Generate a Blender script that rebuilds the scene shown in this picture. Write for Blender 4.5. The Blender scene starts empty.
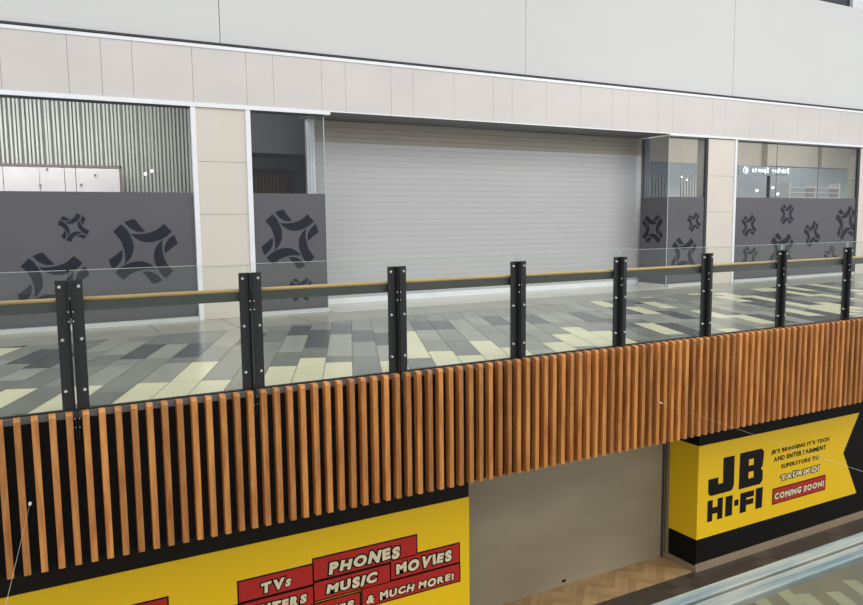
import bpy, bmesh, math, random
from math import pi, sin, cos, radians
from mathutils import Vector, Matrix
random.seed(7)
scn = bpy.context.scene
COL = scn.collection
scn.view_settings.view_transform = 'Standard'
scn.view_settings.look = 'None'
scn.view_settings.exposure = 0.0

# ------------------------------------------------------------------ materials
def lin(c):
    return tuple((v/255/12.92 if v/255 <= .04045 else ((v/255+.055)/1.055)**2.4) for v in c)
def mat(name, rgb, rough=.5, metal=0, spec=.5, noise=None, bump=0, emit=None, coat=0):
    """rgb in sRGB 0-255. noise = (scale vector, amount) gives a soft procedural mottling."""
    m = bpy.data.materials.new(name); m.use_nodes = True
    nt = m.node_tree; b = nt.nodes['Principled BSDF']
    c = lin(rgb)
    b.inputs['Base Color'].default_value = (*c, 1)
    b.inputs['Roughness'].default_value = rough
    b.inputs['Metallic'].default_value = metal
    b.inputs['Specular IOR Level'].default_value = spec
    b.inputs['Coat Weight'].default_value = coat
    amt = noise[1] if noise else .04
    sc = noise[0] if noise else (3, 3, 3)
    tc = nt.nodes.new('ShaderNodeTexCoord'); mp = nt.nodes.new('ShaderNodeMapping')
    mp.inputs['Scale'].default_value = sc
    nt.links.new(tc.outputs['Object'], mp.inputs['Vector'])
    nz = nt.nodes.new('ShaderNodeTexNoise'); nz.inputs['Scale'].default_value = 1; nz.inputs['Detail'].default_value = 4
    nt.links.new(mp.outputs['Vector'], nz.inputs['Vector'])
    cr = nt.nodes.new('ShaderNodeValToRGB')
    cr.color_ramp.elements[0].position = .3; cr.color_ramp.elements[1].position = .7
    cr.color_ramp.elements[0].color = (*[v*(1-amt) for v in c], 1)
    cr.color_ramp.elements[1].color = (*[min(1, v*(1+amt)) for v in c], 1)
    nt.links.new(nz.outputs['Fac'], cr.inputs['Fac'])
    nt.links.new(cr.outputs['Color'], b.inputs['Base Color'])
    if bump:
        bp = nt.nodes.new('ShaderNodeBump'); bp.inputs['Strength'].default_value = bump; bp.inputs['Distance'].default_value = .01
        nt.links.new(nz.outputs['Fac'], bp.inputs['Height']); nt.links.new(bp.outputs['Normal'], b.inputs['Normal'])
    if emit:
        b.inputs['Emission Color'].default_value = (*lin(emit[0]), 1); b.inputs['Emission Strength'].default_value = emit[1]
    return m
def glass_mat(name, tint, rough=.0, boost=1.0, ior=1.5):
    m = bpy.data.materials.new(name); m.use_nodes = True
    nt = m.node_tree; nt.nodes.clear()
    out = nt.nodes.new('ShaderNodeOutputMaterial'); mix = nt.nodes.new('ShaderNodeMixShader')
    tr = nt.nodes.new('ShaderNodeBsdfTransparent'); tr.inputs['Color'].default_value = (*tint, 1)
    gl = nt.nodes.new('ShaderNodeBsdfGlossy'); gl.inputs['Roughness'].default_value = rough
    fr = nt.nodes.new('ShaderNodeLayerWeight'); fr.inputs['Blend'].default_value = .5   # Schlick reflectance, same on both faces
    pw = nt.nodes.new('ShaderNodeMath'); pw.operation = 'POWER'; pw.inputs[1].default_value = 5
    mu = nt.nodes.new('ShaderNodeMath'); mu.operation = 'MULTIPLY_ADD'; mu.inputs[1].default_value = .95*boost; mu.inputs[2].default_value = .04*boost
    nt.links.new(fr.outputs['Facing'], pw.inputs[0]); nt.links.new(pw.outputs[0], mu.inputs[0]); nt.links.new(mu.outputs[0], mix.inputs[0])
    nt.links.new(tr.outputs[0], mix.inputs[1]); nt.links.new(gl.outputs[0], mix.inputs[2])
    nt.links.new(mix.outputs[0], out.inputs['Surface'])
    return m
def wood_mat(name, stretch, lo, hi, rough=.5, per_object=True):
    m = bpy.data.materials.new(name); m.use_nodes = True
    nt = m.node_tree; b = nt.nodes['Principled BSDF']; b.inputs['Roughness'].default_value = rough
    tc = nt.nodes.new('ShaderNodeTexCoord'); mp = nt.nodes.new('ShaderNodeMapping'); mp.inputs['Scale'].default_value = stretch
    nt.links.new(tc.outputs['Object'], mp.inputs['Vector'])
    nz = nt.nodes.new('ShaderNodeTexNoise'); nz.inputs['Scale'].default_value = 1; nz.inputs['Detail'].default_value = 6; nz.inputs['Roughness'].default_value = .65
    nz.inputs['Distortion'].default_value = .6
    nz.noise_dimensions = '4D'
    nt.links.new(mp.outputs['Vector'], nz.inputs['Vector'])
    oi = nt.nodes.new('ShaderNodeObjectInfo')
    mw = nt.nodes.new('ShaderNodeMath'); mw.operation = 'MULTIPLY'; mw.inputs[1].default_value = 40
    nt.links.new(oi.outputs['Random'], mw.inputs[0]); nt.links.new(mw.outputs[0], nz.inputs['W'])
    cr = nt.nodes.new('ShaderNodeValToRGB'); cr.color_ramp.elements[0].position = .32; cr.color_ramp.elements[1].position = .68
    cr.color_ramp.elements[0].color = (*lin(lo), 1); cr.color_ramp.elements[1].color = (*lin(hi), 1)
    nt.links.new(nz.outputs['Fac'], cr.inputs['Fac'])
    src = cr.outputs['Color']
    if per_object:
        hs = nt.nodes.new('ShaderNodeHueSaturation')
        mr = nt.nodes.new('ShaderNodeMapRange'); mr.inputs['To Min'].default_value = .68; mr.inputs['To Max'].default_value = 1.12
        nt.links.new(oi.outputs['Random'], mr.inputs['Value']); nt.links.new(mr.outputs[0], hs.inputs['Value'])
        nt.links.new(src, hs.inputs['Color']); src = hs.outputs['Color']
    nt.links.new(src, b.inputs['Base Color'])
    return m

M = dict(
    upper=mat('painted_upper_wall', (210, 210, 209), .7, noise=((.15, .15, .3), .03)),
    fascia=mat('pale_stone_fascia', (209, 203, 199), .45, noise=((.6, 1, 1.4), .045)),
    pillar=mat('cream_pillar_tile', (218, 209, 198), .45, noise=((1, 1, 1), .03)),
    trimw=mat('white_metal_trim', (238, 240, 244), .35),
    frame_gap_shade=mat('dark_frames_and_gap_shade', (58, 60, 64), .7),  # dark frames and lock, also the strip painted as a shadow gap
    black=mat('black_board', (13, 12, 12), .65, spec=.2, noise=((1, 1, 1), .15)),
    fasciablk=mat('black_painted_fascia', (28, 23, 20), .6, spec=.2, noise=((1, 1, 1), .1)),
    steel=mat('charcoal_powdercoat', (27, 28, 30), .42),
    rail=mat('dark_grey_rail_bar', (58, 62, 60), .4),
    bolt=mat('stainless_bolt', (225, 225, 222), .22, metal=.8),
    batten=wood_mat('timber_batten', (14, 14, 1.6), (156, 90, 38), (218, 150, 78), .5),
    handrail=wood_mat('blond_timber_rail', (1.2, 20, 20), (178, 140, 84), (206, 170, 112), .35, False),
    film=mat('grey_privacy_film', (98, 96, 101), .45, spec=.25, noise=((.5, .5, .8), .05)),
    emblem=mat('dark_emblem_film', (40, 43, 52), .5, spec=.2),
    glass=glass_mat('shopfront_glass', (.93, .95, .95), .0, 1.0),
    bglass=glass_mat('balustrade_glass', (.965, .985, .965), .0, .55),
    smoke=glass_mat('smoked_side_glass', (.30, .32, .35), .0, 1.0),
    edge2=mat('glass_edge_pale', (186, 194, 194), .3),
    edge=mat('glass_edge_green_glow', (176, 200, 190), .25, emit=((170, 200, 190), .12)),  # faint emission added so the glass edges read as a light line
    shutter=mat('shutter_slat', (188, 187, 189), .42, noise=((.3, 1, .6), .03)),
    shutter_shade=mat('shutter_shade_taupe', (158, 151, 141), .5),
    soffit=mat('grey_soffit', (112, 110, 110), .55),
    plinth=mat('white_plinth', (206, 208, 206), .4),
    t_grey=mat('tile_grey', (134, 136, 128), .22, noise=((2, 2, 2), .10)),
    t_mid=mat('tile_mid_grey', (118, 120, 114), .22, noise=((2, 2, 2), .10)),
    t_light=mat('tile_light_grey', (154, 154, 144), .22, noise=((2, 2, 2), .10)),
    t_dark=mat('tile_dark', (74, 77, 78), .2, noise=((2, 2, 2), .10)),
    t_cream=mat('tile_cream', (222, 216, 182), .24, noise=((2, 2, 2), .05)),
    grout=mat('grout', (104, 104, 100), .6),
    border=mat('border_tile', (166, 164, 154), .25, noise=((1, 1, 1), .08)),
    thresh=mat('threshold_stone', (214, 210, 200), .25, noise=((1, 1, 1), .05)),
    l_grey=mat('lower_tile_grey', (112, 107, 94), .35, noise=((2, 2, 2), .12)),
    l_cream=mat('lower_tile_cream', (150, 150, 126), .35, noise=((2, 2, 2), .06)),
    l_brown=mat('lower_brick_brown', (76, 66, 58), .45, noise=((3, 3, 3), .15)),
    l_brown2=mat('lower_brick_brown_pale', (90, 80, 70), .45, noise=((3, 3, 3), .15)),
    oak1=mat('oak_block_a', (196, 160, 112), .4, noise=((4, 4, 4), .12)),
    oak2=mat('oak_block_b', (184, 149, 103), .4, noise=((4, 4, 4), .12)),
    oak3=mat('oak_block_c', (202, 167, 119), .4, noise=((4, 4, 4), .12)),
    hoard=mat('greige_hoarding', (158, 147, 126), .6, noise=((.5, .5, 1.3), .14)),
    yellow=mat('yellow_vinyl', (255, 208, 18), .38, noise=((.3, .3, .3), .03)),
    red=mat('red_vinyl', (190, 34, 28), .45),
    ink=mat('black_ink', (14, 13, 12), .5, spec=.2),
    cream=mat('cream_lettering', (240, 226, 190), .5),
    bronze=mat('bronze_skirting', (150, 134, 112), .4),
    darkjamb=mat('dark_jamb', (70, 66, 64), .5),
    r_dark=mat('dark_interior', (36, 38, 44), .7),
    r_grey=mat('grey_bulkhead', (104, 106, 110), .7),
    r_slate=mat('slate_reflection_backing', (150, 160, 168), .6),
    r_beige=mat('beige_reflected_band', (196, 190, 178), .7),
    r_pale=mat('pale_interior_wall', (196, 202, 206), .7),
    r_fin=mat('pale_fins', (212, 213, 205), .6),
    r_finback=mat('fin_backing', (186, 189, 182), .7),
    r_board=mat('white_display_board', (236, 231, 230), .4, emit=((235, 232, 230), .02)),  # slight emission added to brighten the board, which is no lamp
    r_frame=mat('bronze_display_frame', (128, 116, 106), .4),
    r_slat=mat('interior_brown_slat', (132, 112, 84), .6),
    glow=mat('small_lamp_glow', (255, 250, 235), .4, emit=((255, 250, 238), 2)),
    glowreflect=mat('reflected_lettering_glow', (250, 250, 255), .4, emit=((245, 250, 255), .9)),
    wire=mat('white_wire', (215, 212, 205), .4),
    concrete=mat('slab_concrete', (150, 148, 142), .7),
    cap=mat('glass_cap_painted_reflections', (150, 176, 178), .25),
    winblk=mat('dark_window_glass', (44, 46, 56), .25),
    candy=mat('bright_goods', (214, 60, 50), .5, noise=((30, 30, 30), .5)),
)

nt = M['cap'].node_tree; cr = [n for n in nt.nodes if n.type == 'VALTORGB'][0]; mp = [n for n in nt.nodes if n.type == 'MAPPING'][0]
mp.inputs['Scale'].default_value = (7, 60, 1)  # noise between teal and beige paints reflections along the glass top edge
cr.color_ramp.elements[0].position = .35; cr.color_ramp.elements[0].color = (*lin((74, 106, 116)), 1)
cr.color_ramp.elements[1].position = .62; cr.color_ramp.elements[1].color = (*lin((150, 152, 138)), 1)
# ------------------------------------------------------------------ mesh helpers
def box(bm, x0, x1, y0, y1, z0, z1, mi=0):
    v = [bm.verts.new((x, y, z)) for x in (x0, x1) for y in (y0, y1) for z in (z0, z1)]
    for f in ((0, 1, 3, 2), (4, 6, 7, 5), (0, 4, 5, 1), (2, 3, 7, 6), (0, 2, 6, 4), (1, 5, 7, 3)):
        bm.faces.new([v[i] for i in f]).material_index = mi
def quad(bm, pts, mi=0):
    f = bm.faces.new([bm.verts.new(p) for p in pts]); f.material_index = mi; return f
def prism(bm, pts2, y0, y1, mi=0, holes=()):
    """outline in (x, z), extruded between y0 (front) and y1."""
    a = [bm.verts.new((x, y0, z)) for x, z in pts2]; b = [bm.verts.new((x, y1, z)) for x, z in pts2]
    n = len(a)
    bm.faces.new(a).material_index = mi; bm.faces.new(list(reversed(b))).material_index = mi
    for i in range(n):
        bm.faces.new([a[i], b[i], b[(i+1) % n], a[(i+1) % n]]).material_index = mi
def cyl(bm, p0, p1, r, n=12, mi=0, r2=None):
    p0 = Vector(p0); p1 = Vector(p1); d = (p1-p0).normalized()
    u = d.orthogonal().normalized(); w = d.cross(u); r2 = r if r2 is None else r2
    a = [bm.verts.new(p0+u*r*cos(2*pi*i/n)+w*r*sin(2*pi*i/n)) for i in range(n)]
    b = [bm.verts.new(p1+u*r2*cos(2*pi*i/n)+w*r2*sin(2*pi*i/n)) for i in range(n)]
    bm.faces.new(list(reversed(a))).material_index = mi; bm.faces.new(b).material_index = mi
    for i in range(n):
        f = bm.faces.new([a[i], a[(i+1) % n], b[(i+1) % n], b[i]]); f.smooth = True; f.material_index = mi
def obj(name, bm, mats, parent=None, bevel=0, recalc=True):
    if recalc: bmesh.ops.recalc_face_normals(bm, faces=bm.faces)
    me = bpy.data.meshes.new(name); bm.to_mesh(me); bm.free()
    for m in (mats if isinstance(mats, (list, tuple)) else [mats]): me.materials.append(m)
    o = bpy.data.objects.new(name, me); COL.objects.link(o)
    if parent:
        o.parent = parent; o.matrix_parent_inverse = Matrix.Translation(-parent.location)
    if bevel:
        md = o.modifiers.new('bevel', 'BEVEL'); md.width = bevel; md.segments = 2; md.limit_method = 'ANGLE'
    return o
def boxes(name, L, m, parent=None, bevel=0):
    bm = bmesh.new()
    for b in L: box(bm, *b)
    return obj(name, bm, m, parent, bevel)
def struct(o): o['kind'] = 'structure'; return o
def tag(o, label, cat, group=None):
    o['label'] = label; o['category'] = cat
    if group: o['group'] = group
    return o
def empty(name, loc):
    o = bpy.data.objects.new(name, None); COL.objects.link(o); o.location = loc; o.empty_display_size = .1; return o

# ------------------------------------------------------------------ text helper
_cache = {}
def glyph(ch, off):
    k = (ch, off)
    if k not in _cache:
        small = .72 if ch == '§' else 1
        cu = bpy.data.curves.new('glyph', 'FONT'); cu.body = 'S' if ch == '§' else ch; cu.offset = off; cu.resolution_u = 3
        cu.fill_mode = 'FRONT'
        t = bpy.data.objects.new('glyph', cu); COL.objects.link(t)
        bpy.context.view_layer.update()
        me = t.to_mesh()
        _cache[k] = ([tuple(v.co*small) for v in me.vertices], [tuple(p.vertices) for p in me.polygons])
        t.to_mesh_clear(); bpy.data.objects.remove(t); bpy.data.curves.remove(cu)
    return _cache[k]
def words(name, text, x0, x1, z0, z1, y, m, parent, off=.02, outline=None, comic=0, gap=.07, shear=0, mirror=False, space=.32, zshift=0, th=.002):
    """flat lettering in an XZ plane at depth y, fitted to the rectangle; outline = (material, extra offset)."""
    lay = []; cx = 0; rnd = random.Random(text); wi = 0
    for ch in text:
        if ch == ' ': cx += space; wi += 1; continue
        vs, fs = glyph(ch, off)
        xs = [v[0] for v in vs]; w = max(xs)-min(xs)
        ang = rnd.uniform(-1, 1)*comic*.16; s = 1+rnd.uniform(-1, 1)*comic*.12; dz = rnd.uniform(-1, 1)*comic*.05
        lay.append((ch, cx-min(xs), ang, s, dz, cx+w/2, wi)); cx += w+gap
    def place(o_, only=None):
        V = []; F = []
        for ch, dx, ang, s, dz, mid, w_ in lay:
            if only is not None and w_ != only: continue
            vs, fs = glyph(ch, o_); b = len(V)
            for v in vs:
                px, pz = v[0]+dx-mid, (v[1]-.35)*s
                px, pz = px*cos(ang)-pz*sin(ang), px*sin(ang)+pz*cos(ang)
                V.append((px+mid+shear*pz, pz+dz))
            F += [tuple(i+b for i in f) for f in fs]
        return V, F
    V, F = place(off)
    a0 = min(v[0] for v in V); a1 = max(v[0] for v in V); b0 = min(v[1] for v in V); b1 = max(v[1] for v in V)
    def emit(V, F, yy, mm, nm, par):
        bm = bmesh.new(); vv = []
        for v in V:
            u = (v[0]-a0)/(a1-a0)
            if mirror: u = 1-u
            x = x0+u*(x1-x0); z = z0+(v[1]-b0)/(b1-b0)*(z1-z0)+zshift*u
            vv.append(bm.verts.new((x, yy, z)))
        for f in F:
            try: bm.faces.new([vv[i] for i in f])
            except ValueError: pass
        bmesh.ops.recalc_face_normals(bm, faces=bm.faces)
        r = bmesh.ops.extrude_face_region(bm, geom=bm.faces[:])
        bmesh.ops.translate(bm, verts=[g for g in r['geom'] if isinstance(g, bmesh.types.BMVert)], vec=(0, -th, 0))
        return obj(nm, bm, mm, par)
    for k_ in range(wi+1):
        V, F = place(off, k_)
        o = emit(V, F, y, m, name, parent)
        if outline:
            V2, F2 = place(off+outline[1], k_)
            emit(V2, F2, y+.003, outline[0], 'letter_outline', o)
    return o

# ------------------------------------------------------------------ key dimensions (metres; camera above the origin, x along the balustrade, y across)
S = 1.6255; XP0 = .348          # post spacing and first post in view
YB = 7.37                       # plane of the far balustrade
YS = 13.25                      # shopfront plane
YR = 14.3                       # roller shutter plane
YL = 8.30                       # lower shopfront plane
ZL = -4.15                      # lower floor
XA, XZ = -3.0, 24.5             # extents along the mall
ZF0, ZF1, ZT = 3.66, 4.62, 7.48

# ------------------------------------------------------------------ tiled floors
def clip_poly(P, a, b, c):
    """keep the part of polygon P where a*x+b*y<=c"""
    out = []
    for i in range(len(P)):
        p, q = P[i], P[(i+1) % len(P)]
        dp = a*p[0]+b*p[1]-c; dq = a*q[0]+b*q[1]-c
        if dp <= 0: out.append(p)
        if (dp < 0 < dq) or (dq < 0 < dp):
            t = dp/(dp-dq); out.append((p[0]+t*(q[0]-p[0]), p[1]+t*(q[1]-p[1])))
    return out
def tiled(bm, ang, W, L, phase, color, x0, x1, y0, y1, z, g=.004):
    c, s = cos(ang), sin(ang)
    us = [c*x-s*y for x in (x0, x1) for y in (y0, y1)]; vs = [s*x+c*y for x in (x0, x1) for y in (y0, y1)]
    for k in range(int(min(us)//W)-1, int(max(us)//W)+2):
        ph = phase(k)
        n0 = int((min(vs)-ph)//L)-1; n1 = int((max(vs)-ph)//L)+2
        for j in range(n0, n1):
            u0, u1, v0, v1 = k*W+g, (k+1)*W-g, ph+j*L+g, ph+(j+1)*L-g
            P = [(c*u+s*v, -s*u+c*v) for u, v in ((u0, v0), (u1, v0), (u1, v1), (u0, v1))]
            for cl in ((-1, 0, -x0), (1, 0, x1), (0, -1, -y0), (0, 1, y1)):
                if len(P) > 2: P = clip_poly(P, *cl)
            if len(P) > 2:
                quad(bm, [(x, y, z) for x, y in P], color(k, (v0+v1)/2))
TA = radians(22.5); TW = .3225; TL = 1.13
# tiles that can be recognised: column -> (start, end, colour) along the column; colour 1 grey, 2 mid, 3 light, 4 dark, 5 cream
SEG = {-14: [(8.6, 9.7, 3), (9.7, 10.8, 1)], -13: [(7.2, 8.3, 2), (9.42, 10.5, 4)], -12: [(7.3, 8.4, 2), (9.1, 10.22, 4)], -11: [(6.85, 7.96, 5), (9.1, 10.2, 1)], -10: [(8.0, 9.1, 1), (9.9, 11.0, 3)],
       -9: [(6.87, 8.0, 5), (9.53, 10.66, 4), (10.66, 11.8, 2)], -8: [(6.5, 7.65, 2), (9.55, 10.65, 3), (10.65, 11.8, 2)], -7: [(6.9, 8.05, 5), (9.55, 10.65, 4), (10.65, 11.8, 2)],
       -6: [(6.94, 8.07, 5), (8.07, 9.2, 5), (9.2, 10.3, 1), (10.3, 11.4, 3)], -5: [(6.95, 8.08, 5), (8.08, 9.2, 1), (9.2, 10.4, 1), (10.4, 11.5, 4)], -4: [(7.3, 8.4, 1), (8.4, 9.5, 1), (9.5, 10.6, 1), (10.6, 11.8, 2)],
       -3: [(7.6, 8.75, 5), (8.75, 9.73, 2), (9.73, 11.16, 3), (11.16, 12.2, 4)], -2: [(7.15, 8.3, 5), (8.3, 9.25, 5), (9.25, 10.01, 2), (10.01, 11.7, 4)], -1: [(6.65, 7.77, 5), (7.77, 8.9, 5), (8.9, 9.3, 2), (9.3, 11.17, 3), (11.17, 12.3, 4)],
       0: [(7.0, 8.16, 1), (8.16, 9.29, 2), (9.29, 10.4, 1), (10.4, 11.5, 4)], 1: [(6.7, 7.8, 3), (7.8, 8.9, 5), (8.9, 10.05, 3), (10.05, 11.2, 4), (11.2, 12.3, 1)], 2: [(7.9, 9.0, 2), (9.0, 10.15, 5), (10.15, 11.3, 5), (11.3, 12.4, 1)],
       3: [(7.2, 8.3, 5), (8.3, 9.46, 5), (9.46, 10.4, 1), (10.4, 11.38, 3), (11.38, 12.4, 4)], 4: [(7.9, 9.1, 5), (9.1, 10.3, 2), (10.3, 11.4, 1), (11.4, 12.4, 4)], 5: [(7.9, 9.05, 5), (9.05, 10.18, 5), (10.18, 11.3, 3), (11.3, 12.4, 3)],
       6: [(8.3, 9.6, 5), (9.6, 10.6, 1), (10.6, 11.7, 1), (11.7, 12.77, 3)], 7: [(8.4, 9.4, 3), (9.4, 10.6, 1), (10.6, 11.7, 1), (11.7, 12.8, 4)], 8: [(8.8, 9.9, 5), (9.9, 11.0, 1), (11.7, 12.8, 3)], 9: [(9.5, 10.6, 5), (10.6, 11.75, 1), (11.75, 12.94, 4)],
       10: [(9.0, 10.1, 5), (10.1, 11.27, 5), (11.27, 11.85, 1), (11.85, 13.0, 3)], 11: [(9.6, 10.8, 5), (10.8, 12.0, 1), (12.0, 13.1, 3)], 12: [(9.9, 11.7, 1), (11.7, 13.1, 4)], 13: [(11.1, 12.2, 4), (12.2, 13.3, 1)], 14: [(10.3, 11.5, 5), (12.0, 13.1, 3)]}
random.seed(11)
def tiled_known(bm, W, L, x0, x1, y0, y1, z, g=.004):
    c, s_ = cos(TA), sin(TA)
    us = [c*x-s_*y for x in (x0, x1) for y in (y0, y1)]; vs = [s_*x+c*y for x in (x0, x1) for y in (y0, y1)]
    for k in range(int(min(us)//W)-1, int(max(us)//W)+2):
        seg = list(SEG.get(k, [])); full = []
        v = min(vs)-1-random.choice((0, .38, .75))
        if seg: v = seg[0][0]-L*math.ceil((seg[0][0]-min(vs))/L+1)
        for a, b, col in seg+[(max(vs)+2, 0, 0)]:
            while v < a-.05:
                e = min(v+L, a)
                if a-e < .25: e = a
                r = random.random()
                full.append((v, e, (1 if r < .6 else 3 if r < .8 else 2) if seg else (4 if r < .30 else 5 if r < .52 else 3 if r < .68 else 1))); v = e
            if b: full.append((a, b, col)); v = b
        for v0, v1, col in full:
            P = [(c*u+s_*v, -s_*u+c*v) for u, v in ((k*W+g, v0+g), ((k+1)*W-g, v0+g), ((k+1)*W-g, v1-g), (k*W+g, v1-g))]
            for cl in ((-1, 0, -x0), (1, 0, x1), (0, -1, -y0), (0, 1, y1)):
                if len(P) > 2: P = clip_poly(P, *cl)
            if len(P) > 2: quad(bm, [(x, y, z) for x, y in P], col)
bm = bmesh.new()
box(bm, XA, XZ, YB-.03, YS+.1, -.12, -.004, 0)
tiled_known(bm, TW, TL, XA, XZ, YB+.03, 11.8, 0)
x = XA
while x < XZ:
    quad(bm, [(x+.004, 11.81, 0), (x+1.19, 11.81, 0), (x+1.19, YS+.1, 0), (x+.004, YS+.1, 0)], 6); x += 1.2
box(bm, 5.08, 13.83, 12.95, YR+.3, -.03, .003, 7)
struct(obj('floor', bm, [M['grout'], M['t_grey'], M['t_mid'], M['t_light'], M['t_dark'], M['t_cream'], M['border'], M['thresh']]))
# lower floor: grey field with cream planks, brown brick border, oak herringbone in the recess
bm = bmesh.new()
box(bm, -6, 26, -4, 13, ZL-.1, ZL-.006, 0)
rl = random.Random(3)
PL = {k: rl.choice((0, .3)) for k in range(-60, 120)}
tiled(bm, TA, .25, 1.13, lambda k: 10.69-1.13*(1 if 1 else 0)+(-.32 if (k//3) % 2 else 0)+(0 if k % 2 else .5),
      lambda k, v: 2 if (k % 2 == (0 if v > 8.6 and k < 27 else 1) and 8.9 < v < 10.9) else 1, -6, 26, -2, 7.55, ZL, .003)
x = -6; i = 0
while x < 26:
    for j in range(3):
        y0 = 7.56+j*.245; xo = (j % 2)*.2
        quad(bm, [(x+xo+.003, y0, ZL), (x+xo+.390, y0, ZL), (x+xo+.390, y0+.235, ZL), (x+xo+.003, y0+.235, ZL)], 3+((i*7+j*3) % 5 == 0))
    x += .4; i += 1
Pw, Pl = .11, .55
def hb(pts, mi):
    P = pts
    for cl in ((-1, 0, -5.0), (1, 0, 9.5), (0, -1, -8.30), (0, 1, 9.1)):
        if len(P) > 2: P = clip_poly(P, *cl)
    if len(P) > 2: quad(bm, [(a, b, ZL) for a, b in P], mi)
cc = cos(pi/4)
for a in range(-60, 60):
    for b in range(-12, 14):
        # herringbone generated on the diagonal grid
        u = a*Pw; v = a*Pw+b*2*Pl
        for (du, dv, sw) in ((0, 0, 0), (Pl, 0, 1)):
            u0, v0 = u+0, v+0
            if sw == 0: R4 = [(u0, v0), (u0+Pl, v0), (u0+Pl, v0+Pw), (u0, v0+Pw)]
            else: R4 = [(u0, v0+Pw), (u0+Pw, v0+Pw), (u0+Pw, v0+Pw+Pl), (u0, v0+Pw+Pl)]
            g = .0015
            mx = sum(p[0] for p in R4)/4; my = sum(p[1] for p in R4)/4
            R4 = [(p[0]+(g if p[0] < mx else -g), p[1]+(g if p[1] < my else -g)) for p in R4]
            hb([(7.2+(p[0]-p[1])*cc, 8.6+(p[0]+p[1])*cc) for p in R4], 5+((a*5+b*3+sw*2) % 3))
struct(obj('floor_lower', bm, [M['grout'], M['l_grey'], M['l_cream'], M['l_brown'], M['l_brown2'], M['oak1'], M['oak2'], M['oak3']]))
# near side walkway that the viewer stands on
struct(boxes('floor_near', [(-6, 20, -6, .42, -.35, 0)], M['border']))

# ------------------------------------------------------------------ upper walls and fascia
bm = bmesh.new()
js = [XA]+[3.19+6.39*k for k in range(0, 4)]+[27.0]
for a, b in zip(js[:-1], js[1:]): box(bm, a+.006, b-.006, YS, YS+.2, ZF1+.105, ZT)
box(bm, XA, 27, YS+.05, YS+.3, ZF1-.1, ZT-.02, 1)
struct(obj('wall_back', bm, [M['upper'], M['frame_gap_shade']]))
bm = bmesh.new()
fj = [XA, -2.0, -1.06, -.11, .81, 1.29, 1.755, 2.70, 3.61, 4.09, 4.99, 5.46, 6.4, 6.87, 7.8, 8.74, 9.21, 10.1, 11.05, 11.97, 12.46, 13.38, 13.87, 15.23, 15.7, 16.63, 17.57, 18.53, 19.47, 20.37, 21.3, 22.2, 23.2, 24.5, 27]
for a, b in zip(fj[:-1], fj[1:]): box(bm, a+.0025, b-.0025, YS-.03, YS+.02, ZF0+.05, ZF1)
box(bm, XA, 27, YS-.005, YS+.2, ZF0+.03, ZF1+.02, 1)
struct(obj('trim_1', bm, [M['fascia'], M['soffit']]))
struct(boxes('trim_2', [(XA, 27, YS-.05, YS+.05, ZF1, ZF1+.055)], M['trimw']))          # white strip above the fascia
struct(boxes('trim_3', [(XA, 27, YS-.06, YS+.06, ZF1+.065, ZF1+.10)], M['frame_gap_shade']))       # dark strip painting the shadow gap under the upper wall
struct(boxes('trim_4', [(XA, 5.14, YS-.045, YS+.08, ZF0-.02, ZF0+.05), (13.80, 27, YS-.045, YS+.08, ZF0-.0, ZF0+.05), (5.14, 13.8, YS-.035, YS+.06, ZF0+.035, ZF0+.055)], M['trimw']))
# upper storey window seen above the wall top
struct(boxes('wall_upper', [(XA, 16.0, 14.2, 14.4, ZT-.3, 9.5)], M['upper']))
w = empty('window_1', (20.5, 14.6, ZT)); struct(w)
boxes('pane', [(17.5, 22.7, 14.6, 14.63, ZT-.3, 10)], M['winblk'], w)
boxes('window_frame', [(22.7, 23.3, 14.5, 14.7, ZT-.3, 10), (17.5, 17.6, 14.55, 14.65, ZT-.3, 10)], M['trimw'], w)

# ------------------------------------------------------------------ pillars between the bays
def pillar(n, x0, x1):
    bm = bmesh.new()
    zs = [0.0, .92, 1.83, 2.73, ZF0-.02]
    for a, b in zip(zs[:-1], zs[1:]): box(bm, x0, x1, YS, YS+.35, a+.003, b-.003)
    box(bm, x0+.01, x1-.01, YS+.01, YS+.34, 0, ZF0, 1)
    struct(obj(n, bm, [M['pillar'], M['grout']]))
pillar('wall_pillar_left', 2.72, 3.57); pillar('wall_pillar_right', 15.17, 16.12); pillar('wall_pillar_far', 21.46, 22.6)
struct(boxes('trim_5', [(2.64, 2.72, YS-.03, YS+.06, 0, ZF0), (3.57, 3.655, YS-.03, YS+.06, 0, ZF0)], M['trimw']))
struct(boxes('trim_6', [(15.09, 15.17, YS+.0, YS+.06, 0, ZF0), (21.36, 21.46, YS-.0, YS+.06, 0, ZF0)], M['frame_gap_shade']))
struct(boxes('trim_7', [(16.12, 16.19, YS-.03, YS+.06, 0, ZF0)], M['trimw']))
# recess around the shutter: soffit, side reveals and the header
struct(boxes('ceiling_recess', [(5.0, 13.9, YS+.06, YR+.3, ZF0+.035, ZF0+.10)], M['soffit']))

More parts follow.
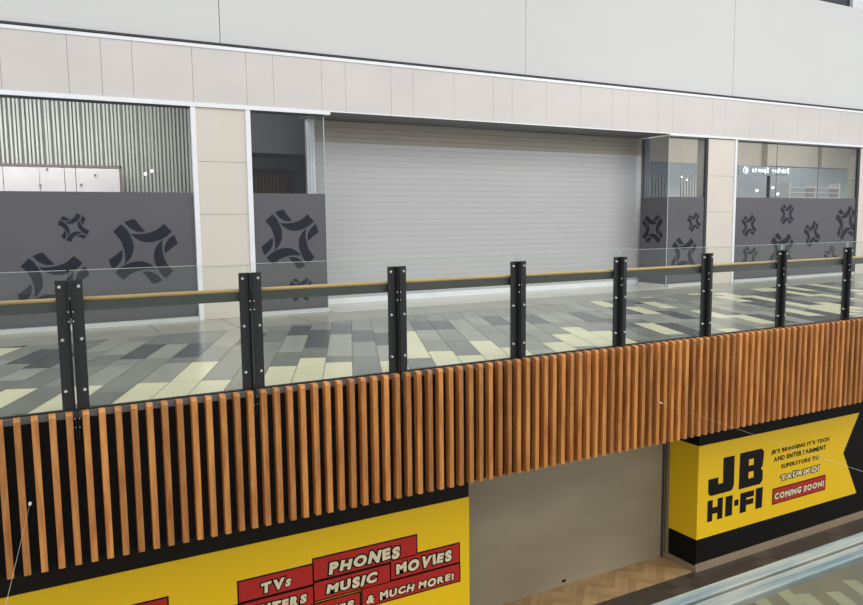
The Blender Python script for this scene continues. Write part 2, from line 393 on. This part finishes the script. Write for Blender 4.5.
# ------------------------------------------------------------------ emblem (four-armed woven star)
def _n(P): return [((x-320)/215, -(y-305)/196) for x, y in P]
LONG = _n([(145, 187), (195, 145), (222, 170), (243, 205), (256, 240), (261, 270), (258, 300), (245, 330), (225, 354), (203, 372), (208, 345), (208, 318), (205, 290), (196, 258), (184, 230), (165, 207)])
SHORT = _n([(215, 133), (245, 122), (275, 115), (300, 150), (335, 188), (312, 190), (285, 188), (262, 178), (240, 162)])
def emblem(cx, cz, r, rot, y, parent, along='x', stretch=1.0):
    bm = bmesh.new()
    for k in range(4):
        a = radians(rot)-k*pi/2
        for P in (LONG, SHORT):
            pts = [(x*cos(a)-z*sin(a), x*sin(a)+z*cos(a)) for x, z in P]
            pts = [(cx+x*r*stretch, cz+z*r) for x, z in pts]
            if along == 'x': prism(bm, pts, y-.003, y)
            else:
                n0 = len(bm.verts); prism(bm, pts, 0, .003)
                bm.verts.ensure_lookup_table()
                for v in bm.verts[n0:]: v.co = Vector((y-v.co.y, v.co.x, v.co.z))
    return obj('emblem', bm, M['emblem'], parent)

# ------------------------------------------------------------------ glazed bays: glass (structure) and printed film (things)
def window(n, x0, x1, bars=()):
    w = struct(empty(n, ((x0+x1)/2, YS, 0)))
    bm = bmesh.new(); quad(bm, [(x0, YS+.04, .07), (x1, YS+.04, .07), (x1, YS+.04, ZF0-.02), (x0, YS+.04, ZF0-.02)])
    obj('pane', bm, M['glass'], w)
    boxes('window_frame', [(x0, x1, YS-.01, YS+.07, ZF0-.05, ZF0-.02)]+[(b-.004, b+.004, YS+.035, YS+.045, .1, ZF0-.02) for b in bars], M['frame_gap_shade'], w)
    boxes('sill', [(x0, x1, YS-.05, YS+.10, .0, .07)], M['plinth'], w)
    return w
ww = window('window_2', XA, 2.63, (.83,))
ww = window('window_3', 3.665, 5.03)
bm = bmesh.new(); quad(bm, [(5.03, YS+.04, .07), (5.03, YR-.1, .1), (5.03, YR-.1, ZF0), (5.03, YS+.04, ZF0)]); obj('side_pane', bm, M['glass'], ww)
boxes('glass_edge', [(5.025, 5.04, YS+.03, YS+.045, .07, ZF0)], M['edge2'], ww)
boxes('side_sill', [(4.98, 5.10, YS+.10, YR-.1, 0, .07)], M['plinth'], ww)
ww = window('window_4', 13.85, 15.09)
bm = bmesh.new(); quad(bm, [(13.85, YS+.04, .07), (13.85, YR-.1, .1), (13.85, YR-.1, ZF0), (13.85, YS+.04, ZF0)]); obj('side_pane', bm, M['smoke'], ww)
boxes('glass_edge', [(13.84, 13.856, YS+.03, YS+.045, .07, ZF0)], M['edge2'], ww)
boxes('side_sill', [(13.79, 13.9, YS+.10, YR-.1, 0, .07)], M['plinth'], ww)
ww = window('window_5', 16.19, 21.36, (17.83, 19.6))
window('window_6', 22.6, 26)

def film(label, x0, x1, z0=.075, z1=2.2):
    f = empty('privacy_film', ((x0+x1)/2, YS+.03, z0)); tag(f, label, 'window film')
    boxes('film_sheet', [(x0, x1, YS+.022, YS+.036, z0, z1)], M['film'], f)
    return f
YE = YS+.020
f = film('wide dark grey window film with star emblems at left of the cream pillar', XA, 2.63)
emblem(.751, 1.63, .23, 24, YE, f); emblem(1.79, 1.215, .565, 0, YE, f); emblem(.42, .73, .54, 2, YE, f); emblem(-1.4, 1.2, .5, 30, YE, f)
f = film('narrow dark grey window film with one large star left of the shutter', 3.665, 5.025)
emblem(4.33, 1.37, .56, 0, YE, f); emblem(4.5, .44, .24, 12, YE, f)
f = film('dark grey window film with small and large stars right of the shutter', 13.86, 15.09)
emblem(14.745, 1.58, .24, 28, YE, f); emblem(14.42, .77, .47, 8, YE, f)
sd = empty('side_film', (13.84, YS+.5, .14)); tag(sd, 'darker side return film with one star facing the roller shutter', 'window film')
boxes('film_sheet', [(13.828, 13.842, YS+.05, YR-.12, .075, 2.2)], M['film'], sd)
emblem(YS+.5, 1.42, .38, 10, 13.828, sd, 'y')
f = film('long dark grey window film with many stars at the far right shop', 16.19, 21.36)
for a in ((16.79, 1.47, .30, 20), (18.31, 1.76, .30, 14), (19.42, 1.2, .36, 30), (20.95, 1.5, .50, 24), (18.15, .78, .52, 8), (16.85, .62, .33, 5), (20.3, .55, .3, 40)): emblem(*a, YE, f)
f = film('dark grey window film beyond the far right pillar', 22.62, 26)
# ------------------------------------------------------------------ roller shutter
sh = empty('roller_shutter', (9.5, YR, 0)); tag(sh, 'wide pale grey horizontal slat roller shutter closing the recessed shopfront', 'roller shutter')
bm = bmesh.new(); z = .12; SHH = .122
while z < ZF0:
    z1 = min(z+SHH, ZF0)
    pr = [(z+.002, 0), (z+.007, -.003), (z+SHH*.5, -.005), (z+SHH-.007, -.003), (z+SHH-.002, 0)]
    for (a, ya), (b, yb) in zip(pr[:-1], pr[1:]):
        if a < ZF0: quad(bm, [(5.2, YR+ya, a), (14.02, YR+ya, a), (14.02, YR+yb, min(b, ZF0)), (5.2, YR+yb, min(b, ZF0))])
    z += SHH
box(bm, 5.2, 14.02, YR+.001, YR+.02, .1, ZF0+.03)
obj('slat_curtain', bm, M['shutter'], sh, recalc=False)
boxes('bottom_bar', [(5.2, 14.02, YR-.03, YR+.01, .004, .12)], M['trimw'], sh)
for a, b in ((5.04, 5.20), (14.02, 14.18)):
    boxes('guide_rail', [(a, b, YR-.06, YR+.04, 0, ZF0+.03), (a+.05, a+.07, YR-.08, YR-.06, 0, ZF0+.03), (a+.11, a+.125, YR-.08, YR-.06, 0, ZF0+.03)], M['trimw'], sh)
bm = bmesh.new(); [box(bm, 5.2, 14.02, YR-.03-.004*(k%2), YR-.01, 3.27+.1*k, 3.365+.1*k) for k in range(4)]; obj('shutter_top_shade', bm, M['shutter_shade'], sh)  # taupe strips added to paint shade across the shutter top
bm = bmesh.new(); cyl(bm, (7.45, YR-.04, .33), (7.45, YR-.012, .33), .035); cyl(bm, (7.36, YR-.05, .33), (7.52, YR-.05, .33), .012)
obj('lock', bm, M['frame_gap_shade'], sh)

# ------------------------------------------------------------------ shop interiors behind the glass
# left shop: pale fins wall and a framed white board
struct(boxes('floor_shops', [(XA, 36, YS+.1, 18.5, -.12, 0)], M['border']))
struct(boxes('wall_left_shop', [(XA, 3.3, 16.0, 16.1, 0, ZF0+.6)], M['r_finback']))
struct(boxes('ceiling_left_shop', [(XA, 3.3, YS+.3, 16.2, ZF0+.6, ZF0+.7)], M['r_pale']))
struct(boxes('wall_left_shop_side', [(3.3, 3.38, YS+.35, 16.1, 0, ZF0+.6)], M['r_finback']))
bm = bmesh.new(); x = XA+.05; rr = random.Random(5)
while x < 3.25:
    a = rr.uniform(-.012, .012); b = rr.uniform(-.012, .012)
    v = [bm.verts.new(p) for p in ((x+a, 15.85, .0), (x+a+.036, 15.85, .0), (x+b+.036, 15.85, ZF0+.59), (x+b, 15.85, ZF0+.59), (x+a, 15.95, .0), (x+a+.036, 15.95, .0), (x+b+.036, 15.95, ZF0+.59), (x+b, 15.95, ZF0+.59))]
    for q in ((0, 1, 2, 3), (4, 7, 6, 5), (0, 3, 7, 4), (1, 5, 6, 2)): bm.faces.new([v[i] for i in q])
    x += .072
tag(obj('fin_screen', bm, M['r_fin']), 'screen of thin pale vertical fins inside the left shop', 'screen')
bd = empty('display_board', (.2, 15.5, 2.0)); tag(bd, 'white panelled display board in a bronze frame behind the left window', 'display board')
boxes('board_panel', [(a+.006, b-.006, 15.5, 15.54, 1.4, 2.74) for a, b in ((-2.2, -1.2), (-1.2, -.21), (-.21, .37), (.37, .78), (.78, 1.73))], M['r_board'], bd)
boxes('board_frame', [(-2.25, 1.77, 15.47, 15.56, 2.74, 2.78), (1.73, 1.77, 15.47, 15.56, 1.4, 2.78)], M['r_frame'], bd)
for i, (x, z) in enumerate(((.5, 2.69), (.37, 2.40), (1.05, 2.42), (1.3, 2.6))):
    bm = bmesh.new(); cyl(bm, (x, 15.46, z), (x, 15.5, z), .018); obj('fixing', bm, M['r_frame'], bd)
for i, (x, z) in enumerate(((2.15, 2.62), (2.27, 2.68))):
    bm = bmesh.new(); bmesh.ops.create_icosphere(bm, subdivisions=2, radius=.03, matrix=Matrix.Translation((x, 15.2, z)))
    L_ = obj('pendant_lamp', bm, M['glow']); bm = bmesh.new(); cyl(bm, (x, 15.2, z+.03), (x, 15.2, ZF0+.6), .003, 6); obj('cord', bm, M['r_fin'], L_)
    tag(L_, ('tiny glowing pendant lamp nearest the white board', 'tiny glowing pendant lamp further right of the white board')[i], 'lamp')
# dark shop behind the narrow bay
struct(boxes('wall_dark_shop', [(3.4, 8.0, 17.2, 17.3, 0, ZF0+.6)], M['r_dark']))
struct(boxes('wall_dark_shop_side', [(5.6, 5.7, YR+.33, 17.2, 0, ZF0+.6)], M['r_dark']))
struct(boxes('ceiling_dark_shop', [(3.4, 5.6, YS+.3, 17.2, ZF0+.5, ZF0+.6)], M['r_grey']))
struct(boxes('wall_dark_bulkhead', [(3.4, 5.6, 15.5, 15.7, 3.12, ZF0+.5)], M['r_grey']))
struct(boxes('wall_dark_beam', [(3.4, 5.6, 16.3, 16.45, 2.86, 3.1)], M['r_grey']))
bm = bmesh.new(); x = 4.75
while x < 5.5: box(bm, x, x+.045, 16.98, 17.0, 0, 2.8); x += .085
tag(obj('brown_slat_screen', bm, M['r_slat']), 'brown vertical slat screen in the dark shop behind the narrow window', 'screen')
pd = empty('goods_shelf', (5.2, 16.7, 0)); tag(pd, 'shelf of bright red goods just showing above the narrow window film', 'shelf')
boxes('shelf_unit', [(4.9, 5.45, 16.6, 16.85, 0, 2.24)], M['r_dark'], pd)
boxes('goods', [(5.05+.09*i, 5.12+.09*i, 16.65, 16.75, 2.24, 2.31+.02*(i % 2)) for i in range(4)], M['candy'], pd)
# right-hand shop: pale wall and beige bulkhead imitate what its glass reflects
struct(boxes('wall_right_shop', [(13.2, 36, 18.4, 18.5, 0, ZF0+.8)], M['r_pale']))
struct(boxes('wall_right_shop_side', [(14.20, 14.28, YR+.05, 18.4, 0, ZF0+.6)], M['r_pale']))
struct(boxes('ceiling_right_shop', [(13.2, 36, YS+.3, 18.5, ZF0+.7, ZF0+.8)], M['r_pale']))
struct(boxes('wall_right_reflected_band', [(14.28, 21.0, 16.2, 16.3, 3.32, ZF0+.7), (21.0, 23.6, 16.0, 16.3, 3.32, ZF0+.7), (23.62, 36, 15.9, 16.3, 3.32, ZF0+.7)], M['r_beige']))
bm = bmesh.new()
for k in range(7): box(bm, 16.3+k*.13, 16.34+k*.13, 16.5, 16.54, 0, 2.75+.12*(k % 3))
for k in range(6): box(bm, 17.75+k*.12, 17.79+k*.12, 16.5, 16.54, 0, 3.0-.1*(k % 2))
tag(obj('pale_slat_rack', bm, M['r_fin']), 'rack of thin pale vertical slats behind the window right of the shutter', 'rack')
tag(boxes('column_post', [(21.56, 21.64, 16.35, 16.42, 0, 3.33)], M['r_dark']), 'dark slim post inside the far right shop', 'post')
sf = empty('lit_shelf', (24, 17.6, 0)); tag(sf, 'pale lit wall shelving seen through the far right window', 'shelving')
boxes('shelf_board', [(24.0, 26.8, 17.3, 17.7, 2.72-.18*i, 2.745-.18*i) for i in range(4)], M['glowreflect'] if 0 else M['r_board'], sf)
boxes('shelf_upright', [(23.95, 24.0, 17.3, 17.7, 0, 2.9), (26.8, 26.85, 17.3, 17.7, 0, 2.9), (25.4, 25.44, 17.3, 17.7, 0, 2.9)], M['r_board'], sf)
sg = empty('sign_reflection', (20.8, 15.9, 3.1)); tag(sg, 'glowing mirrored letters and round logo added as a shop sign reflection in the far right window', 'sign')  # solid letters standing in for a sign reflected in the glass
words('lettering', 'Stirling Sports', 20.17, 21.95, 3.04, 3.25, 15.9, M['glowreflect'], sg, off=.02, gap=.13, space=.5, mirror=True, th=.01)
bm = bmesh.new(); cx, cz, R0 = 19.88, 3.145, .12
for i in range(28):
    a, b = 2*pi*i/28, 2*pi*(i+1)/28
    if i in (5, 6, 19, 20): continue
    quad(bm, [(cx+R0*cos(a), 15.9, cz+R0*sin(a)), (cx+R0*cos(b), 15.9, cz+R0*sin(b)), (cx+R0*.78*cos(b), 15.9, cz+R0*.78*sin(b)), (cx+R0*.78*cos(a), 15.9, cz+R0*.78*sin(a))])
for sx in (-1, 1): prism(bm, [(cx-.015+sx*.035, cz+.065), (cx+.012+sx*.035, cz+.065), (cx+.03+sx*.02, cz-.0), (cx+.012-.02+sx*.02, cz-.065), (cx-.03+sx*.02, cz-.065), (cx+.0+sx*.02, cz)], 15.89, 15.9)
obj('logo', bm, M['glowreflect'], sg)
boxes('reflection_backing', [(19.6, 21.9, 15.94, 15.96, 3.0, 3.29)], M['r_slate'], sg)
DOTS = [(17.0, 2.88, 'left tiny white lamp glowing behind the window right of the shutter'), (17.22, 2.80, 'right tiny white lamp glowing behind the window right of the shutter'),
        (20.3, 2.52, 'left bright lamp under the reflected shop sign'), (21.05, 2.62, 'middle bright lamp under the reflected shop sign'), (21.3, 2.42, 'lowest bright lamp under the reflected shop sign')]
for x, z, lb in DOTS:
    bm = bmesh.new(); bmesh.ops.create_icosphere(bm, subdivisions=2, radius=.025 if x < 18 else .045, matrix=Matrix.Translation((x, 15.8, z)))
    L_ = obj('spot_lamp', bm, M['glow']); bm = bmesh.new(); cyl(bm, (x, 15.8, z+.03), (x, 15.8, ZF0+.7), .004, 6); obj('stem', bm, M['r_fin'], L_)
    tag(L_, lb, 'lamp')

# ------------------------------------------------------------------ glass balustrade
NP0, NP1 = -1, 9
bal = empty('glass_balustrade', (6, YB, 0)); tag(bal, 'long glass balustrade with dark steel posts and blond timber handrail above the battens', 'balustrade')
for n in range(NP0, NP1):
    xa = XP0+n*S; xb = xa+S
    bm = bmesh.new(); box(bm, xa+.013, xb-.013, YB+.006, YB+.018, -.02, 1.27)
    for fc in bm.faces:
        c = fc.calc_center_median()
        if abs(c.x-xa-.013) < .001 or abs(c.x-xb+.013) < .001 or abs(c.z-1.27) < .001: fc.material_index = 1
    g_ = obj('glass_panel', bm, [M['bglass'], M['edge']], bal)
    boxes('glass_edge', [(xa+.013, xb-.013, YB+.005, YB+.019, 1.2675, 1.271)], M['edge2'], g_)
POST = []
def make_post():
    bm = bmesh.new()
    for s in (-1, 1):
        a, b = sorted((s*.010, s*.112)); box(bm, a, b, -.008, .004, -.02, 1.182)      # plate clamped on the glass edge
        a, b = sorted((s*.007, s*.015)); box(bm, a, b, -.058, -.008, -.02, 1.182)      # web standing toward the void
        box(bm, a, b, -.058, -.037, -.26, -.02)                                          # foot behind the battens
    p = obj('post', bm, M['steel'], None, .0015)
    bl = []
    for s in (-1, 1):
        for z in (1.125, .65, .185):
            bm = bmesh.new(); x = s*.078
            cyl(bm, (x, -.008, z), (x, -.014, z), .015); cyl(bm, (x, -.014, z), (x, -.03, z), .009); cyl(bm, (x, -.022, z), (x, -.032, z), .0125, r2=.008)
            bl.append(obj('bolt', bm, M['bolt']))
        for z in (.90, .815, -.07, -.15):
            bm = bmesh.new(); x = s*.015
            cyl(bm, (x, -.046, z), (x+s*.009, -.046, z), .011, 10, r2=.007); bl.append(obj('bolt', bm, M['bolt']))
    return p, bl
p0, bl0 = make_post()
for n in range(NP0, NP1+1):
    if n == NP0: p, bl = p0, bl0
    else:
        p = p0.copy(); COL.objects.link(p); bl = []
        for b in bl0: c = b.copy(); COL.objects.link(c); bl.append(c)
    p.parent = bal; p.matrix_parent_inverse = Matrix.Translation(-bal.location); p.location = (XP0+n*S, YB, 0)
    for b in bl: b.parent = p
# handrail: rounded timber on a flat dark bar, on the walkway side of the glass
bm = bmesh.new()
prof = [(-.028+.014*(1-cos(a)) if 0 else .028*cos(a), .021*sin(a)) for a in [2*pi*i/16 for i in range(16)]]
xa, xb = XP0+NP0*S-.2, XP0+NP1*S+.2
ra = [bm.verts.new((xa, YB+.085+p_[0], 1.000+p_[1])) for p_ in prof]; rb = [bm.verts.new((xb, YB+.085+p_[0], 1.000+p_[1])) for p_ in prof]
bm.faces.new(ra); bm.faces.new(list(reversed(rb)))
for i in range(16):
    q = bm.faces.new([ra[i], rb[i], rb[(i+1) % 16], ra[(i+1) % 16]]); q.smooth = True
obj('handrail', bm, M['handrail'], bal)
boxes('rail_bar', [(xa, xb, YB+.062, YB+.072, .895, .983)], M['rail'], bal)
for n in range(NP0, NP1+1):
    x = XP0+n*S; boxes('rail_bracket', [(x-.03, x+.03, YB+.028, YB+.064, .84, .98)], M['steel'], bal)
boxes('base_channel', [(xa, xb, YB-.012, YB+.034, -.06, .012)], M['steel'], bal)

# ------------------------------------------------------------------ timber batten screen on the slab edge
bs = empty('batten_screen', (6, 7.3, -.7)); tag(bs, 'screen of vertical timber battens on black backing below the glass balustrade', 'batten screen')
boxes('backing_board', [(XA, 16, 7.335, 7.357, -1.345, -.065)], M['black'], bs)
bw = .0275
bm = bmesh.new()
pts = [(7.245, -1.402), (7.334, -1.402), (7.334, .004), (7.262, .004), (7.245, -.022)]
a = [bm.verts.new((-bw, y, z)) for y, z in pts]; b = [bm.verts.new((bw, y, z)) for y, z in pts]
bm.faces.new(a); bm.faces.new(list(reversed(b)))
for i in range(len(pts)): bm.faces.new([a[i], a[(i+1) % 5], b[(i+1) % 5], b[i]])
bt0 = obj('batten', bm, M['batten'])
rr = random.Random(2); PI_ = S/12
for k in range(-6, 94):
    o = bt0 if k == -6 else bt0.copy()
    if k != -6: COL.objects.link(o)
    o.parent = bs; o.matrix_parent_inverse = Matrix.Translation(-bs.location)
    o.location = (XP0+PI_*(k+.5)+rr.uniform(-.002, .002), 0, 0)
# slab edge and soffit under the walkway
struct(boxes('wall_slab_edge', [(XA, 16, 7.36, 7.5, -1.33, -.12), (XA, 16, 7.36, 9.3, -1.42, -1.34)], M['black']))

# ------------------------------------------------------------------ lower level: hoardings
struct(boxes('wall_lower_back', [(XA, 16, 9.035, 9.2, ZL, -1.42)], M['hoard']))
hb_ = empty('hoarding', (7.3, 9.0, ZL)); tag(hb_, 'plain greige painted hoarding between the two yellow signs', 'hoarding')
boxes('hoarding_panel', [(5.02, 9.46, 8.99, 9.03, ZL+.004, -1.44)], M['hoard'], hb_)
bm = bmesh.new(); box(bm, 7.24, 7.30, 8.965, 8.99, -4.07, -4.045); obj('floor_bolt', bm, M['ink'], hb_)
boxes('edge_post', [(9.385, 9.425, 8.972, 8.99, ZL+.004, -1.44)], M['darkjamb'], hb_)
# left sign
ls = empty('promotional_hoarding', (2, YL, ZL)); tag(ls, 'yellow promotional hoarding listing TVS, PHONES, MUSIC and MOVIES in red boxes', 'hoarding')
boxes('black_panel', [(XA, 5.08, YL, YL+.68, ZL+.004, -1.43)], M['fasciablk'], ls)
boxes('yellow_panel', [(XA, 5.082, YL-.006, YL, -4.0, -2.025)], M['yellow'], ls)
def redbox(x0, x1, z0, z1, par, y=YL-.007, e=.018):
    o = boxes('red_box', [(x0+e*.5, x1-e*.5, y-.004, y, z0+e*.5, z1-e*.5)], M['red'], par)
    boxes('box_outline', [(x0-e*.5, x1+e*.5, y-.002, y+.001, z0-e*.5, z1+e*.5)], M['ink'], o)
    return o
RB = [(1.95, 2.86, -2.70, -2.44), (2.86, 4.28, -2.665, -2.38), (-.2, 1.18, -2.70, -2.42), (1.55, 2.86, -2.955, -2.715), (2.86, 3.895, -2.925, -2.68), (3.895, 4.925, -2.91, -2.635), (3.49, 4.93, -3.175, -2.92), (2.0, 3.47, -3.2, -2.95), (-.4, 1.4, -2.98, -2.72), (2.2, 4.4, -3.45, -3.2)]
for r in RB[:8]: redbox(*r, ls)
YT = YL-.0125
ol = (M['ink'], .10)
words('lettering', 'TV§', 2.22, 2.585, -2.655, -2.515, YT, M['cream'], ls, gap=.12, off=.062, outline=ol, comic=1, shear=.15)
words('lettering', 'PHONES', 3.06, 4.03, -2.635, -2.455, YT, M['cream'], ls, gap=.12, off=.062, outline=ol, comic=1, shear=.12)
words('lettering', 'MUSIC', 3.02, 3.71, -2.885, -2.735, YT, M['cream'], ls, gap=.12, off=.062, outline=ol, comic=1, shear=.12)
words('lettering', 'MOVIES', 3.975, 4.80, -2.86, -2.695, YT, M['cream'], ls, gap=.12, off=.062, outline=ol, comic=1, shear=.12)
words('lettering', '& MUCH MORE!', 3.55, 4.83, -3.14, -3.015, YT, M['cream'], ls, gap=.12, off=.05, outline=ol, comic=1, shear=.12)
words('lettering', 'COMPUTERS', 1.68, 2.77, -2.925, -2.775, YT, M['cream'], ls, gap=.12, off=.062, outline=ol, comic=1, shear=.12)
words('lettering', 'GAMES', 2.72, 3.38, -3.15, -3.03, YT, M['cream'], ls, gap=.12, off=.062, outline=ol, comic=1, shear=.12)
# right sign: projecting black box with yellow wrap and arrow tail
rs = empty('corner_hoarding', (11, YL, ZL)); tag(rs, 'yellow and black corner hoarding with large JB HI-FI lettering and arrow tail', 'hoarding')
boxes('black_panel', [(9.48, 16, YL, 8.97, ZL+.12, -1.43)], M['black'], rs)
bm = bmesh.new(); prism(bm, [(9.474, -2.02), (13.80, -2.04), (13.36, -2.76), (13.84, -3.63), (9.474, -3.61)], YL-.006, YL)
obj('yellow_panel', bm, M['yellow'], rs)
boxes('yellow_side', [(9.474, 9.48, YL, 8.965, -3.61, -2.02)], M['yellow'], rs)
boxes('skirting', [(9.43, 16, YL-.05, YL, ZL+.003, ZL+.09), (9.43, 9.48, YL, 8.97, ZL+.003, ZL+.09), (9.46, 16, YL-.02, YL, ZL+.09, ZL+.12), (9.455, 9.48, 8.9, 8.965, ZL+.09, -1.44)], M['bronze'], rs)
def lett(polys, y0=YL-.010, y1=YL-.006, par=rs):
    bm = bmesh.new()
    for P in polys: prism(bm, P, y0, y1)
    return obj('lettering', bm, M['ink'], par)
lett([[(10.065, -2.31), (10.335, -2.31), (10.34, -2.83), (10.30, -2.90), (10.24, -2.915), (9.80, -2.915), (9.745, -2.895), (9.718, -2.84), (9.718, -2.625), (9.955, -2.625), (9.955, -2.74), (10.07, -2.74)]])
# B built from bars round its two counters
lett([[(10.475, -2.30), (10.70, -2.30), (10.70, -2.93), (10.465, -2.93)],
      [(10.70, -2.30), (11.02, -2.30), (11.085, -2.36), (11.08, -2.44), (10.70, -2.44)],
      [(10.83, -2.44), (11.08, -2.44), (11.072, -2.55), (10.83, -2.555)],
      [(10.70, -2.555), (11.07, -2.55), (11.055, -2.62), (11.015, -2.652), (10.70, -2.66)],
      [(10.70, -2.652), (11.015, -2.652), (11.068, -2.70), (11.075, -2.782), (10.835, -2.785), (10.835, -2.664), (10.70, -2.664)],
      [(10.70, -2.782), (11.075, -2.782), (11.07, -2.87), (11.01, -2.93), (10.70, -2.93)]])
lett([[(9.715, -2.99), (9.835, -2.99), (9.835, -3.125), (9.955, -3.125), (9.955, -2.99), (10.08, -2.99), (10.08, -3.355), (9.955, -3.355), (9.955, -3.235), (9.835, -3.235), (9.835, -3.355), (9.715, -3.355)]])
lett([[(10.15, -2.998), (10.32, -2.998), (10.315, -3.35), (10.145, -3.35)]])
lett([[(10.37, -3.10), (10.47, -3.10), (10.47, -3.205), (10.37, -3.205)]])
lett([[(10.515, -3.01), (10.86, -3.01), (10.86, -3.115), (10.665, -3.115), (10.665, -3.15), (10.85, -3.15), (10.85, -3.245), (10.665, -3.245), (10.665, -3.36), (10.51, -3.36)]])
lett([[(10.91, -2.998), (11.09, -2.998), (11.08, -3.366), (10.91, -3.366)]])
words('lettering', "JB'S BRINGING IT'S TECH", 11.28, 12.90, -2.465, -2.372, YL-.008, M['ink'], rs, off=.034, comic=.5, gap=.10)
words('lettering', 'AND ENTERTAINMENT', 11.355, 12.82, -2.60, -2.505, YL-.008, M['ink'], rs, off=.034, comic=.5, gap=.10)
words('lettering', 'SUPERSTORE TO', 11.56, 12.62, -2.755, -2.672, YL-.008, M['ink'], rs, off=.034, comic=.5, gap=.10)
words('lettering', 'TAURIKO!', 11.56, 12.65, -2.985, -2.86, YL-.0105, M['cream'], rs, gap=.10, off=.055, outline=(M['ink'], .10), comic=1, shear=.12)
redbox(11.36, 12.845, -3.37, -3.095, rs)
words('lettering', 'COMING SOON!', 11.41, 12.80, -3.305, -3.175, YL-.0125, M['cream'], rs, gap=.12, off=.055, outline=(M['ink'], .08), comic=.8, shear=.1)

# ------------------------------------------------------------------ near balustrade glass (bottom right corner of the view)
nb = empty('near_glass_barrier', (1, .52, 0)); tag(nb, 'pale teal glass barrier top edge crossing the bottom right corner close by', 'balustrade')
bm = bmesh.new(); box(bm, -3, 6, .505, .517, -.12, 1.262); box(bm, -3, 6, .525, .537, -.12, 1.262)
obj('glass_panel', bm, M['bglass'], nb)
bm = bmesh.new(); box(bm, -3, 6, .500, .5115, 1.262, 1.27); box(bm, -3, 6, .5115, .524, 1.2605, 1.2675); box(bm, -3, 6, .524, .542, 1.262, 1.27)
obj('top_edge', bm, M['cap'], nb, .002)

# ------------------------------------------------------------------ thin wires across the void
def wire(a, b, label):
    w = empty('wire', a); tag(w, label, 'wire')
    bm = bmesh.new(); cyl(bm, a, b, .0013, 6); obj('cable', bm, M['wire'], w)
    bm = bmesh.new(); a = Vector(a); d = (Vector(b)-a).normalized(); cyl(bm, a-d*.0+Vector((0, .009, 0)), a+Vector((0, -.012, 0)), .014, 10); cyl(bm, a, a+d*.06, .007, 8); obj('anchor', bm, M['wire'], w)
wire((7.486, 7.235, -.816), (5.210, .425, -.28), 'thin white wire running from the right-hand battens across the void')
wire((-.071, 7.235, -.75), (-0.502, .425, -.28), 'thin white wire dropping from the left-hand battens')

# ------------------------------------------------------------------ light
wd = bpy.data.worlds.new('World'); scn.world = wd; wd.use_nodes = True
bg = wd.node_tree.nodes['Background']; bg.inputs['Color'].default_value = (.96, .98, 1, 1); bg.inputs['Strength'].default_value = .96
def area(name, loc, rot, sx, sy, power, color=(1, 1, 1)):
    l = bpy.data.lights.new(name, 'AREA'); l.shape = 'RECTANGLE'; l.size = sx; l.size_y = sy; l.energy = power; l.color = color
    o = bpy.data.objects.new(name, l); COL.objects.link(o); o.location = loc; o.rotation_euler = rot; return o
def aim(o, p): o.rotation_euler = (Vector(p)-o.location).to_track_quat('-Z', 'Y').to_euler()
aim(area('atrium_side_fill', (24, -3, 8), (0, 0, 0), 9, 5, 700, (1, .99, .96)), (7, 8, 0))  # side fill added so the batten sides turn darker than their fronts
area('skylight', (9, 3.5, 10), (0, 0, 0), 26, 6, 1100, (1, .99, .97))
area('lower_hall_fill', (8, 0.9, -.55), (0, 0, 0), 20, 2.2, 420, (1, .9, .74))  # unseen fill added under the near slab to brighten the lower signs
area('left_shop_fill', (0, 13.7, 3.9), (radians(65), 0, 0), 5, .5, 45).data.spread = radians(120)  # unseen fill added inside, aimed back at the fins
area('right_shop_fill', (19, 13.8, 4.1), (radians(65), 0, 0), 9, .5, 60, (1, .97, .92)).data.spread = radians(120)  # unseen fill added to brighten the right-hand interior
area('dark_shop_fill', (4.4, 13.8, 4.0), (radians(65), 0, 0), 1.2, .4, 5).data.spread = radians(120)  # weak unseen fill added for the dark interior
area('right_shop_back_fill', (21, 16.6, 4.2), (radians(50), 0, 0), 12, .8, 60, (.95, .98, 1)).data.spread = radians(120)  # second unseen fill added to lift the rear wall

# ------------------------------------------------------------------ camera
cam = bpy.data.cameras.new('camera'); co = bpy.data.objects.new('camera', cam); COL.objects.link(co)
yaw, pitch, roll, fpx = .50059, .10837, .01057, 746.47
fw = Vector((sin(yaw)*cos(pitch), cos(yaw)*cos(pitch), -sin(pitch))); rt = Vector((cos(yaw), -sin(yaw), 0)); dn = fw.cross(rt)
r2 = cos(roll)*rt+sin(roll)*dn; d2 = -sin(roll)*rt+cos(roll)*dn
mw = Matrix((( r2.x, -d2.x, -fw.x, 0), (r2.y, -d2.y, -fw.y, 0), (r2.z, -d2.z, -fw.z, 1.67), (0, 0, 0, 1)))
co.matrix_world = mw
cam.sensor_width = 36; cam.lens = fpx/863*36; cam.clip_start = .05
scn.camera = co
